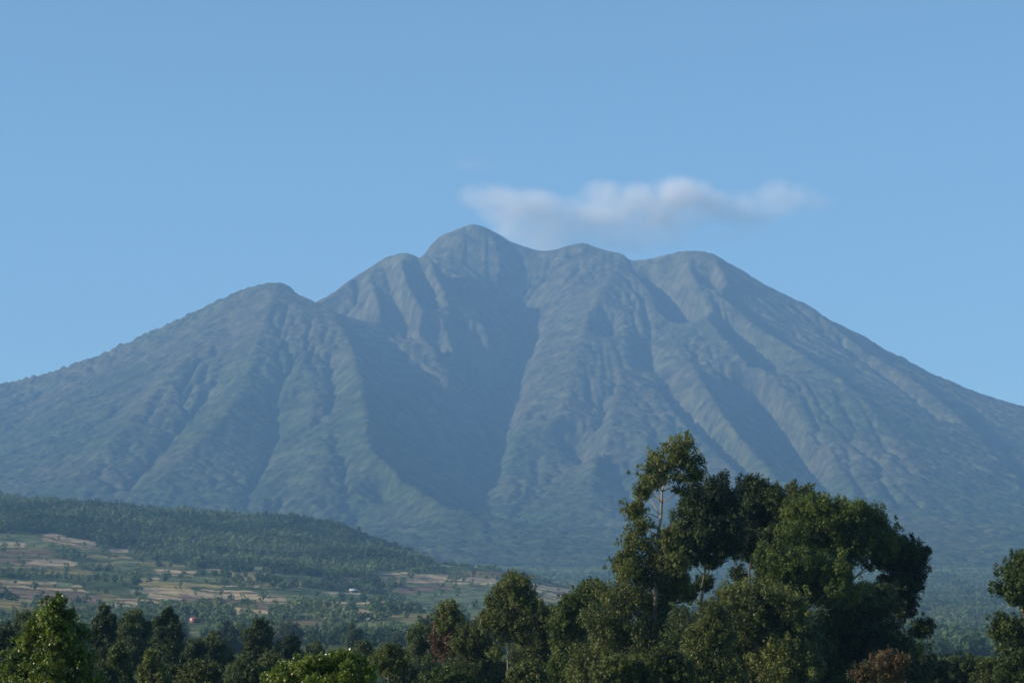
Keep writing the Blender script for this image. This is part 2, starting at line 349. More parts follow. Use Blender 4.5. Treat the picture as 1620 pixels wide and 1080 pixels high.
# farmed patches: centre px,py, half width, half height, tilt, kind   (photo positions looked up once, then laid on the land)
TAN = (0.36, 0.28, 0.18); BROWN = (0.175, 0.130, 0.095); PALE = (0.42, 0.35, 0.23); GREEN = (0.105, 0.130, 0.065); LIME = (0.165, 0.180, 0.090); WOODC = (0.050, 0.075, 0.032); OCHRE = (0.22, 0.19, 0.085)
fields = [
    (150, 945, 60, 5, 0.05, OCHRE), (100, 905, 50, 4, 0.03, OCHRE), (230, 952, 50, 5, 0.06, TAN), (300, 925, 60, 4, 0.05, OCHRE), (450, 925, 45, 4, 0.0, OCHRE), (500, 940, 55, 5, 0.0, LIME), (560, 952, 60, 4, 0.02, TAN),
    (470, 950, 60, 5, 0.03, TAN), (590, 945, 30, 4, 0, LIME), (660, 945, 60, 5, 0, LIME), (690, 975, 70, 5, 0.0, OCHRE), (760, 950, 70, 4, 0, LIME), (790, 935, 60, 4, 0.05, TAN), (860, 950, 60, 4, 0.1, TAN), (520, 975, 60, 4, 0.02, TAN), (620, 985, 60, 5, 0, LIME),
    (740, 990, 60, 5, 0, OCHRE), (430, 990, 50, 5, 0, LIME), (350, 967, 50, 4, 0.04, TAN), (300, 965, 40, 3, 0.04, OCHRE), (60, 900, 60, 4, 0, LIME), (170, 880, 40, 4, 0.05, OCHRE), (260, 893, 40, 3, 0.06, OCHRE),
    (25, 855, 55, 10, 0.02, GREEN), (5, 862, 35, 6, 0.0, TAN), (112, 857, 45, 7, 0.18, TAN), (40, 875, 45, 6, 0, BROWN), (70, 891, 45, 7, 0.03, TAN), (60, 866, 14, 3, 0, LIME), (12, 888, 40, 4, 0, BROWN),
    (55, 928, 85, 9, 0.06, TAN), (70, 941, 90, 9, 0.08, BROWN), (20, 955, 60, 8, 0.02, OCHRE), (105, 925, 16, 4, 0, GREEN), (190, 870, 18, 3, 0, TAN), (160, 893, 30, 3, 0.02, TAN), (195, 900, 20, 3, 0, GREEN), (195, 890, 24, 3, 0, LIME),
    (235, 917, 22, 4, 0, PALE), (262, 928, 40, 9, 0.22, OCHRE), (285, 941, 55, 9, 0.10, TAN), (320, 950, 40, 7, 0.12, BROWN), (275, 905, 35, 4, 0.06, TAN), (225, 935, 14, 3, 0, PALE),
    (360, 940, 55, 7, 0.02, TAN), (370, 952, 50, 5, 0.04, BROWN), (393, 912, 28, 7, 0.0, OCHRE), (390, 925, 25, 4, 0, PALE), (405, 900, 30, 4, 0.05, GREEN), (395, 966, 35, 5, 0.06, TAN), (440, 960, 30, 4, 0.0, BROWN),
    (440, 940, 22, 3, 0, TAN), (470, 935, 45, 4, -0.03, GREEN), (520, 945, 70, 7, 0.0, GREEN), (620, 908, 18, 5, 0.0, PALE), (610, 932, 30, 4, -0.05, TAN), (612, 918, 26, 5, 0, TAN), (640, 940, 40, 4, -0.1, GREEN), (640, 956, 42, 5, -0.03, TAN),
    (588, 974, 30, 3, 0.0, PALE), (545, 965, 40, 3, 0.08, TAN), (510, 957, 30, 4, 0.1, OCHRE), (720, 912, 75, 6, 0.0, TAN), (765, 909, 45, 6, 0.06, BROWN), (700, 924, 60, 3, 0, LIME), (680, 931, 50, 5, -0.05, BROWN),
    (770, 923, 45, 3, 0.03, PALE), (735, 945, 95, 14, -0.04, GREEN), (780, 962, 70, 13, 0.02, GREEN), (700, 963, 40, 7, 0, GREEN), (850, 930, 60, 5, 0.16, TAN), (870, 942, 50, 5, 0.16, PALE), (830, 944, 50, 4, 0.1, OCHRE), (885, 938, 35, 2, 0.15, BROWN),
    (820, 925, 80, 4, 0.12, TAN), (880, 950, 60, 4, 0.15, OCHRE), (660, 918, 50, 4, 0.02, TAN), (700, 893.5, 40, 1.4, 0.02, (0.55, 0.47, 0.33)), (540, 997, 90, 7, 0.0, GREEN), (500, 1008, 60, 4, 0, LIME), (600, 1006, 50, 2, 0, TAN), (330, 997, 60, 8, 0.0, GREEN), (560, 1003, 40, 2, 0, TAN), (640, 1000, 50, 8, 0, GREEN),
    (240, 982, 60, 5, 0, GREEN), (130, 975, 50, 5, 0, OCHRE), (395, 978, 26, 4, 0, TAN), (40, 972, 60, 6, 0, GREEN), (460, 975, 50, 4, 0.0, GREEN), (130, 962, 40, 3, 0, BROWN), (200, 960, 40, 4, 0.04, TAN), (480, 985, 55, 4, 0.0, BROWN),
    (545, 937.5, 22, 1.6, 0, PALE), (350, 903, 26, 3, 0.04, TAN), (330, 915, 30, 3, 0.04, GREEN), (560, 918, 26, 3, 0, BROWN), (800, 985, 60, 8, 0, GREEN), (870, 960, 60, 8, 0.05, GREEN)]
def land_use(px, py, x, y):
    wx = 16 * fbm(px / 26, py / 7, 4, 91); wy = 2.6 * fbm(px / 28, py / 10, 4, 92)
    C = np.empty(px.shape + (3,)); C[:] = WOODC
    k = np.clip(0.5 + fbm(x / 60, y / 60, 4, 93), 0, 1)[..., None]
    C = C * (1 - k) + np.array((0.095, 0.110, 0.050)) * k
    far = np.clip((y - 3900) / 800, 0, 1)[..., None]; C = C * (1 - far) + C * 1.2 * far
    fm = np.zeros(px.shape)
    for i, (cx, cy, rx, ry, tl, c) in enumerate(fields):
        dx = px + wx - cx; dy = py + wy - cy - tl * dx
        d = np.maximum(np.abs(dx) / rx, np.abs(dy) / ry)
        e = np.abs(dx / rx) ** 4 + np.abs(dy / ry) ** 4
        m = e < 1
        st = np.floor((dy / max(ry, 1) + 1) * max(1.5, ry / 2.2)) + i * 7      # strips of one field
        v = (np.sin(st * 12.9898) * 43758.5453) % 1.0
        cc = np.array(c)[None] * (0.72 + 0.5 * v[m])[:, None]
        g2 = (v[m] > 0.74)[:, None] & (c not in (GREEN,))
        cc = np.where(g2, np.array(OCHRE) * 0.6, cc)
        C[m] = cc; fm[m] = 1
    return C, fm
def build_ground():
    ys = np.concatenate([np.arange(-2900, -100, 200.), np.arange(-100, 60, 6.), np.arange(60, 900, 12.), np.arange(900, 1300, 7.), np.arange(1300, 3800, 4.5), np.arange(3800, 6400, 20.), np.arange(6400, 14401, 200.)])
    core = np.linspace(-1, 1, 760); outer = np.linspace(1, 0, 24) ** 2
    X = np.empty((len(ys), 760 + 46)); Y = np.repeat(ys[:, None], X.shape[1], 1)
    w_ = np.maximum(ys, 0) * 0.235 + 60
    X[:, 23:-23] = w_[:, None] * core[None]
    e = (1 - outer[:-1])
    o_ = np.linspace(0, 1, 24)[1:] ** 2
    X[:, -23:] = w_[:, None] + (8800 - w_)[:, None] * o_[None]
    X[:, :23] = -X[:, -23:][:, ::-1]
    Z = ground_z(X, Y)
    px, py = pix(X, Y, Z)
    C, fm = land_use(px, py, X, Y)
    mid = (Y > 1000) & (Y < 3900)
    gr = np.array((0.060, 0.095, 0.030))
    C = np.where(((~mid) & (Y < 1000))[..., None], gr * (0.8 + 0.5 * vnoise(X / 9, Y / 9, 3))[..., None], C)
    rough = np.clip((Y - 3900) / 600, 0, 1)
    Z = Z + canopy(X, Y, 24, 97) * 5 * rough + 1.2 * np.clip((Y - 1200) / 500, 0, 1) * fbm(X / 12, Y / 12, 2, 98) * (1 - fm) * 0.6
    V = np.stack([X, Y, Z], -1).reshape(-1, 3)
    o = mesh_np('ground', V, grid_faces(*X.shape), M['ground'], cols=C.reshape(-1, 3), smooth=True)
    tag(o, 'farmed plain and hillside with tan and green terraced fields', 'ground', kind='structure')
build_ground()

# ------------------------------------------------------------------ the far woods on the hill, one mass
HOUSES = [(308, 984), (559, 937)]
def build_woods():
    rg = np.random.default_rng(5)
    def scatter(n, y0, y1, wide):
        y = y0 + (y1 - y0) * rg.random(n); return (rg.random(n) * 2 - 1) * (wide * y + 60), y
    x, y = scatter(95000, 1250, 3720, 0.24); x2, y2 = scatter(60000, 3720, 6100, 0.235)
    x = np.concatenate([x, x2]); y = np.concatenate([y, y2])
    z = ground_z(x, y); px, py = pix(x, y, z)
    C, fm = land_use(px, py, x, y)
    dens = fbm(x / 110, y / 200, 3, 101)
    line = np.interp(px, [-400, 0, 130, 200, 300, 400, 560, 600, 660, 800, 900, 1000], [838, 842, 852, 872, 898, 903, 925, 905, 890, 893, 925, 935]) + 6 * fbm(px / 30, py * 0, 2, 7)
    up = py < line
    p = np.where(up, 0.9, np.where(dens > 0.04, 0.62, 0.05))
    p = np.where(fm > 0, 0.02, p); p = np.where((px > 930) & (y < 3720), 0.45, p)
    p = np.where(y > 3720, np.where(px > 700, np.clip(.45 + 1.2 * fbm(x / 300, y / 120, 3, 103), 0.08, 1), 0.0), p)
    for a, b in HOUSES: p = np.where((abs(px - a) < 13) & (py > b - 4) & (py < b + (45 if a < 400 else 9)), 0, p)
    keep = (rg.random(len(x)) < p); x, y, z, up, px = x[keep], y[keep], z[keep], up[keep], px[keep]
    big = fbm(x / 45, y / 60, 3, 105)
    R = rg.uniform(1.3, 3.4, len(x)) * (1 + 0.6 * big) + (rg.random(len(x)) < .07) * 1.2; hz = rg.uniform(0.8, 1.6, len(x))
    m = 34; n = len(x)
    d = unit(rg.standard_normal((n, m, 3))); d[..., 2] = d[..., 2] * 0.8 + 0.2
    rad = 0.55 + 0.5 * rg.random((n, m, 1))
    c = np.stack([x, y, z + R * hz * 0.8], -1)[:, None] + d * rad * np.stack([R, R, R * hz], -1)[:, None]
    nr = unit(d + 0.45 * rg.standard_normal((n, m, 3))); t = unit(np.cross(nr, rg.standard_normal((n, m, 3)))); b = np.cross(nr, t)
    L = (R[:, None, None] * 0.35) * rg.uniform(0.6, 1.4, (n, m, 1))
    V = np.stack([c - t * L, c + b * L * .8, c + t * L, c - b * L * .8], 2).reshape(-1, 3).astype(np.float32)
    T = np.clip(0.47 + 1.3 * fbm(x / 90, y / 130, 3, 107)[:, None] + rg.normal(0, .12, (n, 1)) + rg.normal(0, .05, (n, m)), 0, 1)
    o = mesh_np('hillside_wood', V, np.arange(len(V)).reshape(-1, 4), M['far_wood'], tint=T.ravel())
    tag(o, 'dark green wood covering the upper slope and hedging the fields of the left hill', 'wood', kind='stuff')
    print('woods', n)
def unit(v): return v / (np.linalg.norm(v, axis=-1, keepdims=True) + 1e-9)
build_woods()

# ------------------------------------------------------------------ trees
def tube(paths, sides=7):
    """paths: list of (points(n,3), radii(n))"""
    Vs, Fs, o = [], [], 0
    for pts, rad in paths:
        pts = np.asarray(pts, float); n = len(pts)
        d = np.gradient(pts, axis=0); d /= np.linalg.norm(d, axis=1)[:, None] + 1e-9
        ref = np.tile(np.array([0.31, 0.95, 0.05]), (n, 1)); u = np.cross(d, ref); u /= np.linalg.norm(u, axis=1)[:, None] + 1e-9; v = np.cross(d, u)
        a = np.linspace(0, 2 * math.pi, sides, endpoint=False)
        ring = pts[:, None] + np.asarray(rad)[:, None, None] * (np.cos(a)[None, :, None] * u[:, None] + np.sin(a)[None, :, None] * v[:, None])
        Vs.append(ring.reshape(-1, 3))
        i = np.arange(n - 1)[:, None] * sides + np.arange(sides)[None]; j = np.arange(n - 1)[:, None] * sides + (np.arange(sides)[None] + 1) % sides
        Fs.append(np.stack([i, j, j + sides, i + sides], -1).reshape(-1, 4) + o); o += n * sides
    return np.concatenate(Vs), np.concatenate(Fs)
def curve(a, b, n, bend, rg):
    t = np.linspace(0, 1, n)[:, None]; a = np.asarray(a); b = np.asarray(b); L = np.linalg.norm(b - a)
    off = rg.standard_normal(3) * bend * L; off[2] = abs(off[2]) * -0.3
    return a + (b - a) * t + off * (t * (1 - t)) * 2 + rg.standard_normal((n, 3)) * 0.012 * L * np.sin(t * math.pi)
def unit(v): return v / (np.linalg.norm(v, axis=-1, keepdims=True) + 1e-9)
def leaves(clumps, leaf, cover, rg, puff=(0.20, 0.40), droop=0.3, tint0=0.5):
    """clumps: (centre3, radii3, fullness). returns V, Q, tint, puff centres"""
    Vs, Ts, PC = [], [], []
    for c, r, full in clumps:
        c = np.asarray(c, float); r = np.asarray(r, float)
        npf = int(24 + 18 * full); r = r * 1.3
        d = unit(rg.standard_normal((npf, 3))); d[:, 2] = d[:, 2] * 0.9 + 0.12
        pr = rg.uniform(*puff, npf) * r.min(); pr = np.maximum(pr, leaf * 1.3)
        pc = c + d * (r - 0.7 * pr[:, None]) * rg.uniform(0.45, 1.12, (npf, 1))
        far = rg.random(npf) < 0.3                                   # sprays that reach out past the mass
        pc[far] = c + d[far] * r * rg.uniform(0.95, 1.28, (far.sum(), 1)); pr[far] *= 0.6; dn = rg.uniform(0.45, 1.25, npf)
        PC.append(pc[:6])
        ct = rg.normal(0, 0.10)
        for k in range(npf):
            m = int(dn[k] * cover * full * 4 * math.pi * pr[k] ** 2 / (leaf * leaf * 0.25)) + 6
            dd = unit(rg.standard_normal((m, 3))); rad = pr[k] * (0.35 + 0.65 * rg.random((m, 1)) ** 0.4) * (1 + 0.22 * rg.standard_normal((m, 1)))
            p = pc[k] + dd * rad * np.array([1.0, 1.0, 1.2])
            nrm = unit(dd * 0.75 + rg.standard_normal((m, 3)) * 0.55 + np.array([0, 0, 0.25]))
            ax = rg.standard_normal((m, 3)); ax[:, 2] -= droop * 3; ax = unit(ax - nrm * (ax * nrm).sum(-1, keepdims=True))
            sd = np.cross(nrm, ax); L = leaf * rg.uniform(0.6, 1.25, (m, 1)); W = L * 0.5
            Vs.append(np.stack([p - ax * L / 2, p + sd * W / 2, p + ax * L / 2, p - sd * W / 2], 1))
            Ts.append(np.clip(tint0 + ct + rg.normal(0, 0.13) + rg.standard_normal(m) * 0.2, 0, 1))
    V = np.concatenate(Vs).reshape(-1, 3); return V, np.arange(len(V)).reshape(-1, 4), np.concatenate(Ts), np.concatenate(PC)
NL = [0]
def make_tree(name, label, cat, Y, base_px, clumps, crown_mat, bark_mat, leaf=0.26, cover=0.62, group=None, trunk=None, tr=0.3, seed=1, extra=None, tint0=0.5, back=True, droop=0.3, gz=None, puff=(0.20, 0.40)):
    """clumps in photo pixels (px, py, rx, ry[, full[, dy]]) turned into metres at distance Y"""
    rg = np.random.default_rng(seed)
    s = Y / F
    bx = at(base_px, 1040, Y)[0]; bz = float(ground_z(bx, Y)) if gz is None else gz
    root = empty(name, (bx, Y, bz)); org = np.array([bx, Y, bz]); tag(root, label, cat, group)
    W = []
    xs = np.array([c[0] for c in clumps], float); cx = xs.mean()
    for c in clumps:
        full = c[4] if len(c) > 4 else 1.0
        half = (np.ptp(xs) / 2 + 15) * s
        dy = c[5] * s if len(c) > 5 else rg.uniform(-0.45, 0.45) * half * math.sqrt(max(0.1, 1 - min(1, abs(c[0] - cx) * s / half) ** 2))
        p = at(c[0], c[1], Y + dy) - org; k = (Y + dy) / F
        W.append((p, np.array([c[2] * k, (c[2] + c[3]) * 0.5 * k, c[3] * k]), full))
    if back:      # the far side of the crown, out of the camera's sight but there
        for c in clumps[::3]:
            dy = rg.uniform(0.7, 1.1) * (np.ptp(xs) / 2 + 15) * s * 0.8
            q = at(c[0] * 0.85 + cx * 0.15, c[1] + 8, Y + dy) - org
            W.append((q, np.array([c[2] * s, c[2] * s, c[3] * s]) * 0.85, 0.7))
        for c in clumps[1::3]:
            if (c[4] if len(c) > 4 else 1) < .9: continue
            dy = rg.uniform(0.3, 0.8) * (np.ptp(xs) / 2 + 10) * s * 0.8
            q = at(c[0] * 0.9 + cx * 0.1 + rg.normal(0, 4), c[1] + 6, Y - dy) - org
            W.append((q, np.array([c[2] * s, c[2] * s, c[3] * s]) * 0.8, 0.7))
    V, Q, T, PC = leaves(W, leaf, cover, rg, puff=puff, tint0=tint0, droop=droop)
    NL[0] += len(Q)
    mesh_np('crown', V, Q, crown_mat, root, tint=T)
    # trunk and limbs
    if trunk is None:
        top = max(W, key=lambda w_: w_[0][2])[0]; tp = curve((0, 0, -0.5), top, 9, 0.03, rg)
    else:
        tp = np.array([at(a, b, Y) - org for a, b in trunk]); tp = np.vstack([[tp[0][0], 0, -0.5], tp])
        t = np.linspace(0, len(tp) - 1, 16); tp = np.stack([np.interp(t, range(len(tp)), tp[:, k]) for k in range(3)], -1)
        tp[1:-1] += rg.standard_normal((14, 3)) * 0.04
    n = len(tp); tw = 0.62 * tr * (1 - 0.82 * np.linspace(0, 1, n) ** 1.1)
    paths = [(tp, tw)]
    for c, r, f_ in W:
        low = [i for i in range(n) if tp[i][2] < c[2] - 0.35 * np.linalg.norm(c[:2] - tp[i][:2])]
        i = low[-1] if low else 0
        st = tp[i]; L = np.linalg.norm(c - st)
        if L < 0.3: continue
        rr = min(tw[i] * 0.55, 0.025 + 0.008 * L); paths.append((curve(st, c, 7, 0.12, rg), np.linspace(rr, rr * 0.45, 7)))
        for _ in range(4):
            d = unit(rg.standard_normal(3)); d[2] = abs(d[2]) * 0.7
            paths.append((curve(c, c + d * r * 0.85, 4, 0.1, rg), np.linspace(rr * 0.45, rr * 0.15, 4)))
    V, Q = tube(paths, 6 if Y > 120 else 8)
    mesh_np('trunk', V, Q, bark_mat, root, smooth=True)
    if extra: extra(root, org, W, rg)
    return root
def auto_clumps(px, top, wd, bot, shape, seed):
    """stack of clumps for a simple tree: column, cone, round"""
    rg = np.random.default_rng(seed); out = []; h = bot - top; n = max(4, int(h / (wd * 0.28)))
    for i in range(n):
        t = (i + 0.35) / n
        if shape == 'cone': wv = 0.30 + 0.75 * t
        elif shape == 'column': wv = math.sin(math.pi * min(0.9, 0.10 + t * 0.72)) ** 0.9
        else: wv = math.sin(math.pi * min(0.85, 0.12 + t * 0.65)) ** 0.75 * rg.uniform(.85, 1.15)
        hw = wd / 2 * wv; k = 1 if i == 0 else (2 if hw < wd * 0.33 else 3)
        for j in range(k):
            r = hw * (0.85 if k == 1 else rg.uniform(0.45, 0.62))
            off = 0 if k == 1 else (j - (k - 1) / 2) * hw * 1.15 / max(1, k - 1) * 1.1
            out.append((px + off + rg.normal(0, hw * 0.12), top + r * 0.7 + t * h * 0.93 + rg.normal(0, h * 0.02), r, r * rg.uniform(0.7, 0.95)))
    return out

E = 'eucalyptus_tree'; PB, DB = M['bark_pale'], M['bark_dark']
# --- the big clump on the right
make_tree(E, 'tallest slender eucalyptus with bare pale upper trunk and tufted top', 'tree', 190, 1030,
    [(1075, 706, 20, 15), (1052, 728, 27, 17), (1088, 734, 22, 17), (1030, 750, 22, 14, .8), (1064, 752, 26, 13, .8), (1098, 752, 13, 11, .8), (1016, 774, 13, 9, .5), (1082, 776, 15, 9, .35), (1035, 768, 14, 7, .35),
     (1001, 803, 16, 13, .8), (1014, 832, 14, 14, .8), (1006, 862, 22, 20), (1042, 872, 28, 22), (1064, 850, 18, 20), (1070, 890, 20, 18), (1078, 925, 18, 18, .8), (985, 898, 20, 18), (1020, 912, 34, 26), (1062, 918, 22, 26), (985, 948, 34, 28), (1040, 960, 38, 32),
     (960, 998, 34, 34), (1010, 1020, 45, 40), (1060, 1020, 34, 40), (945, 1058, 42, 36), (1015, 1078, 50, 40)],
    M['euc_olive'], PB, trunk=[(1030, 1120), (1034, 1000), (1036, 930), (1040, 860), (1046, 800), (1052, 762), (1066, 715)], tr=0.34, seed=11, leaf=0.216, cover=.50, droop=.6)
make_tree(E, 'dark rounded eucalyptus just right of the tallest tree, bare stems showing below its crown', 'tree', 204, 1108,
    [(1125, 783, 32, 28), (1098, 812, 28, 24), (1140, 822, 26, 32), (1112, 850, 36, 28), (1146, 862, 22, 22), (1094, 880, 20, 14), (1126, 884, 14, 8, .5), (1080, 850, 20, 24), (1085, 935, 24, 18, .8), (1115, 918, 14, 10, .4), (1158, 835, 16, 26), (1145, 945, 16, 10, .5)],
    M['euc_dark'], DB, trunk=[(1108, 1110), (1106, 1000), (1110, 930), (1120, 870), (1126, 800)], tr=0.26, seed=12, leaf=0.216, cover=.7)
make_tree(E, 'dark eucalyptus with pointed top between the tallest tree and the bright dome', 'tree', 212, 1190,
    [(1190, 770, 22, 16), (1178, 795, 20, 20), (1208, 796, 24, 24), (1228, 790, 16, 18), (1232, 820, 18, 22), (1198, 832, 28, 26), (1178, 860, 18, 20), (1225, 852, 20, 22), (1200, 878, 26, 18, .9), (1165, 905, 12, 10, .4), (1240, 848, 20, 24)],
    M['euc_dark'], DB, trunk=[(1190, 1110), (1188, 980), (1186, 905), (1195, 830), (1192, 775)], tr=0.28, seed=13, leaf=0.216, cover=.7, tint0=.55)
make_tree(E, 'small rounded crown peeping over the back of the bright green dome', 'tree', 225, 1264,
    [(1264, 780, 21, 14), (1250, 796, 20, 14), (1278, 798, 18, 12), (1262, 820, 22, 18)], M['euc_olive'], DB, seed=14, tr=0.25, leaf=0.224, cover=.6)
make_tree(E, 'broad domed eucalyptus with dense yellow green billowing crown', 'tree', 198, 1345,
    [(1285, 812, 34, 26), (1262, 838, 26, 26), (1308, 838, 28, 28), (1300, 798, 22, 14), (1335, 812, 24, 18), (1352, 812, 32, 20), (1378, 832, 32, 28), (1350, 846, 34, 28), (1395, 850, 22, 24), (1330, 866, 20, 20),
     (1368, 868, 26, 16), (1285, 862, 26, 22), (1335, 890, 20, 15, .8), (1382, 892, 15, 11, .6), (1300, 880, 26, 22), (1408, 868, 18, 20)],
    M['euc_bright'], DB, trunk=[(1347, 1110), (1349, 990), (1347, 915), (1344, 860), (1340, 820)], tr=0.3, seed=15, leaf=0.200, cover=.72, tint0=.52)
make_tree(E, 'green eucalyptus with layered puffs in front of the dome, pale stems below', 'tree', 186, 1277,
    [(1212, 882, 24, 20), (1240, 888, 28, 24), (1268, 898, 26, 22), (1300, 905, 32, 24), (1322, 925, 20, 18), (1240, 915, 24, 18), (1208, 912, 14, 12), (1290, 932, 14, 12, .6), (1330, 905, 14, 14, .8), (1262, 930, 30, 22), (1225, 935, 28, 20), (1300, 940, 28, 20), (1345, 935, 24, 16, .8)],
    M['euc_bright'], PB, trunk=[(1277, 1110), (1276, 1000), (1277, 940), (1268, 905)], tr=0.26, seed=16, leaf=0.200, cover=.7)
make_tree(E, 'dark eucalyptus at the right rim of the clump, a lone tuft on its low branch', 'tree', 200, 1432,
    [(1428, 864, 18, 14), (1446, 874, 16, 16), (1424, 890, 22, 22), (1446, 902, 18, 22), (1440, 925, 18, 12), (1408, 886, 17, 15, .9), (1424, 928, 14, 11), (1434, 948, 13, 15), (1425, 966, 18, 15), (1464, 990, 14, 12), (1450, 998, 8, 6, .6), (1402, 915, 14, 8, .4)],
    M['euc_dark'], DB, trunk=[(1432, 1110), (1433, 1030), (1430, 980), (1428, 900)], tr=0.24, seed=17, leaf=0.208, cover=.75)
make_tree(E, 'shadowy low eucalyptus filling the clump beneath the dome, dead twigs in its middle', 'tree', 194, 1345,
    [(1395, 932, 24, 12), (1368, 945, 30, 22), (1402, 955, 22, 20), (1338, 962, 32, 28), (1380, 985, 38, 24), (1318, 990, 32, 30), (1350, 1020, 42, 34), (1400, 1025, 34, 30), (1300, 1040, 36, 36), (1430, 1042, 26, 30), (1370, 1065, 46, 30), (1452, 1060, 20, 20)],
    M['euc_dark'], DB, seed=18, tr=0.3, leaf=0.208, cover=.6, tint0=.6)
make_tree(E, 'full olive eucalyptus low in the middle of the big clump', 'tree', 176, 1205,
    [(1165, 938, 24, 18), (1190, 950, 30, 24), (1225, 952, 32, 26), (1256, 965, 24, 26), (1172, 982, 34, 28), (1210, 1000, 38, 32), (1155, 1025, 34, 34), (1250, 1015, 32, 30), (1230, 1060, 42, 34), (1180, 1072, 42, 32), (1275, 1050, 28, 30)],
    M['euc_olive'], PB, seed=19, tr=0.26, leaf=0.200, cover=.6, tint0=.52)
make_tree('young_tree', 'narrow green young tree at the foot of the clump beside the tallest eucalyptus', 'tree', 168, 1120,
    [(1128, 968, 18, 18), (1138, 995, 24, 22), (1112, 1010, 24, 24), (1128, 1040, 32, 30), (1100, 1062, 28, 28), (1150, 1068, 24, 26)], M['euc_olive'], DB, seed=20, tr=0.14, leaf=0.192, cover=.6, tint0=.45)
make_tree('young_tree', 'sparse greyish bush with fine bare twigs under the stems of the dark rounded tree', 'bush', 182, 1080,
    [(1076, 968, 16, 12, .35), (1092, 985, 18, 16, .5), (1072, 1000, 18, 18, .6), (1095, 1015, 16, 16, .7)], M['blue_green'], PB, seed=21, tr=0.12, leaf=0.176, cover=.5)
make_tree('small_tree', 'small russet and green tree with wilting red brown leaves before the clump', 'tree', 120, 1408,
    [(1398, 1038, 16, 10, .5), (1424, 1044, 14, 11, .5), (1380, 1056, 20, 13, .7), (1412, 1062, 18, 14, .6), (1362, 1068, 14, 10, .7), (1395, 1078, 24, 16)], M['russet'], PB, seed=22, tr=0.07, leaf=0.136, cover=.45, droop=.5)
# --- right edge
make_tree(E, 'eucalyptus cut by the right edge of the view, loose crown with a gap halfway', 'tree', 170, 1612,
    [(1616, 885, 14, 12), (1604, 905, 20, 15), (1592, 932, 18, 15), (1622, 928, 24, 22), (1640, 895, 20, 24), (1605, 950, 10, 6, .4), (1650, 950, 24, 20), (1600, 985, 26, 14), (1588, 1000, 22, 14), (1622, 1004, 30, 22), (1606, 1035, 26, 24), (1640, 1045, 34, 30), (1600, 1068, 26, 22)],
    M['euc_dark'], PB, trunk=[(1622, 1110), (1620, 1000), (1618, 950), (1620, 900)], tr=0.25, seed=23, leaf=0.192, cover=.65, tint0=.75)
make_tree('bush', 'low wide bush right of the clump and left of the edge tree', 'bush', 215, 1505,
    [(1482, 1058, 20, 12), (1505, 1050, 22, 12), (1530, 1046, 20, 12), (1548, 1062, 22, 14), (1495, 1072, 30, 14), (1525, 1072, 30, 16), (1475, 1076, 18, 12)], M['blue_green'], DB, seed=24, tr=0.12, leaf=0.200, cover=.6)
make_tree('bush', 'dull green bush at the foot of the right edge eucalyptus', 'bush', 205, 1568,
    [(1566, 1052, 16, 12), (1582, 1062, 18, 14), (1562, 1074, 22, 14)], M['euc_olive'], DB, seed=25, tr=0.1, leaf=0.200, cover=.6, tint0=.4)
# --- centre trees
make_tree(E, 'upright feathery eucalyptus with oval crown on a thin pale stem, near the middle', 'tree', 215, 803,
    [(814, 914, 12, 9), (806, 922, 15, 11), (822, 926, 16, 12), (796, 936, 15, 12), (830, 942, 15, 14), (786, 954, 15, 13), (808, 950, 22, 18), (840, 956, 10, 12), (774, 974, 13, 12), (800, 974, 22, 18), (828, 976, 18, 15), (785, 992, 16, 12), (812, 996, 18, 12, .8), (796, 1010, 14, 9, .6), (768, 990, 9, 9, .6),
     (832, 1004, 14, 12, .7), (786, 1034, 12, 10, .5), (818, 1040, 14, 12, .5)],
    M['euc_olive'], PB, trunk=[(800, 1120), (802, 1060), (804, 1015), (808, 960), (813, 920)], tr=0.16, seed=26, leaf=0.20, cover=.5, tint0=.55, droop=.6)
make_tree(E, 'dark green eucalyptus close right of the oval crowned one', 'tree', 222, 858,
    [(850, 962, 16, 12), (862, 975, 20, 16), (842, 1000, 22, 20), (872, 1005, 22, 22), (850, 1030, 28, 24), (880, 1045, 24, 26), (842, 1062, 28, 22), (872, 1075, 28, 20)], M['euc_olive'], DB, seed=27, tr=0.2, leaf=0.208, cover=.65, tint0=.35)
make_tree(E, 'bright green bushy tree left of the tallest eucalyptus', 'tree', 212, 925,
    [(938, 932, 20, 12), (922, 945, 20, 16), (950, 948, 20, 18), (900, 955, 16, 13), (895, 975, 20, 18), (920, 985, 28, 24), (900, 1015, 26, 24), (880, 990, 12, 16), (915, 1050, 32, 30), (890, 1070, 28, 24)], M['euc_bright'], DB, seed=28, tr=0.22, leaf=0.208, cover=.68, tint0=.5)
make_tree('small_tree', 'narrow tree with green tip and reddish brown lower leaves, left of the oval crowned tree', 'tree', 235, 714,
    [(710, 962, 12, 10), (706, 975, 18, 12), (718, 985, 16, 12), (700, 990, 12, 10), (728, 992, 12, 12)], M['euc_olive'], PB, seed=29, tr=0.12, leaf=0.208, cover=.6, tint0=.55,
    extra=lambda root, org, W, rg: (lambda r: mesh_np('withered_foliage', r[0], r[1], M['russet'], root, tint=r[2]))(leaves([(at(a, b, 235 + c) - org, np.array([d, d, d * .9]) * 235 / F, .7) for a, b, c, d in ((700, 1010, 0, 17), (718, 1012, -.5, 16), (708, 1032, .3, 18), (692, 1025, .5, 10))], 0.26, 0.55, rg, tint0=.35)))
make_tree(E, 'dark spreading tree between the reddish tree and the oval crowned tree', 'tree', 228, 748,
    [(742, 1000, 16, 12), (755, 1015, 20, 16), (738, 1022, 20, 16), (765, 1035, 22, 18), (740, 1048, 28, 20), (770, 1062, 26, 20), (735, 1072, 28, 18)], M['euc_olive'], DB, seed=30, tr=0.16, leaf=0.208, cover=.65, tint0=.35)
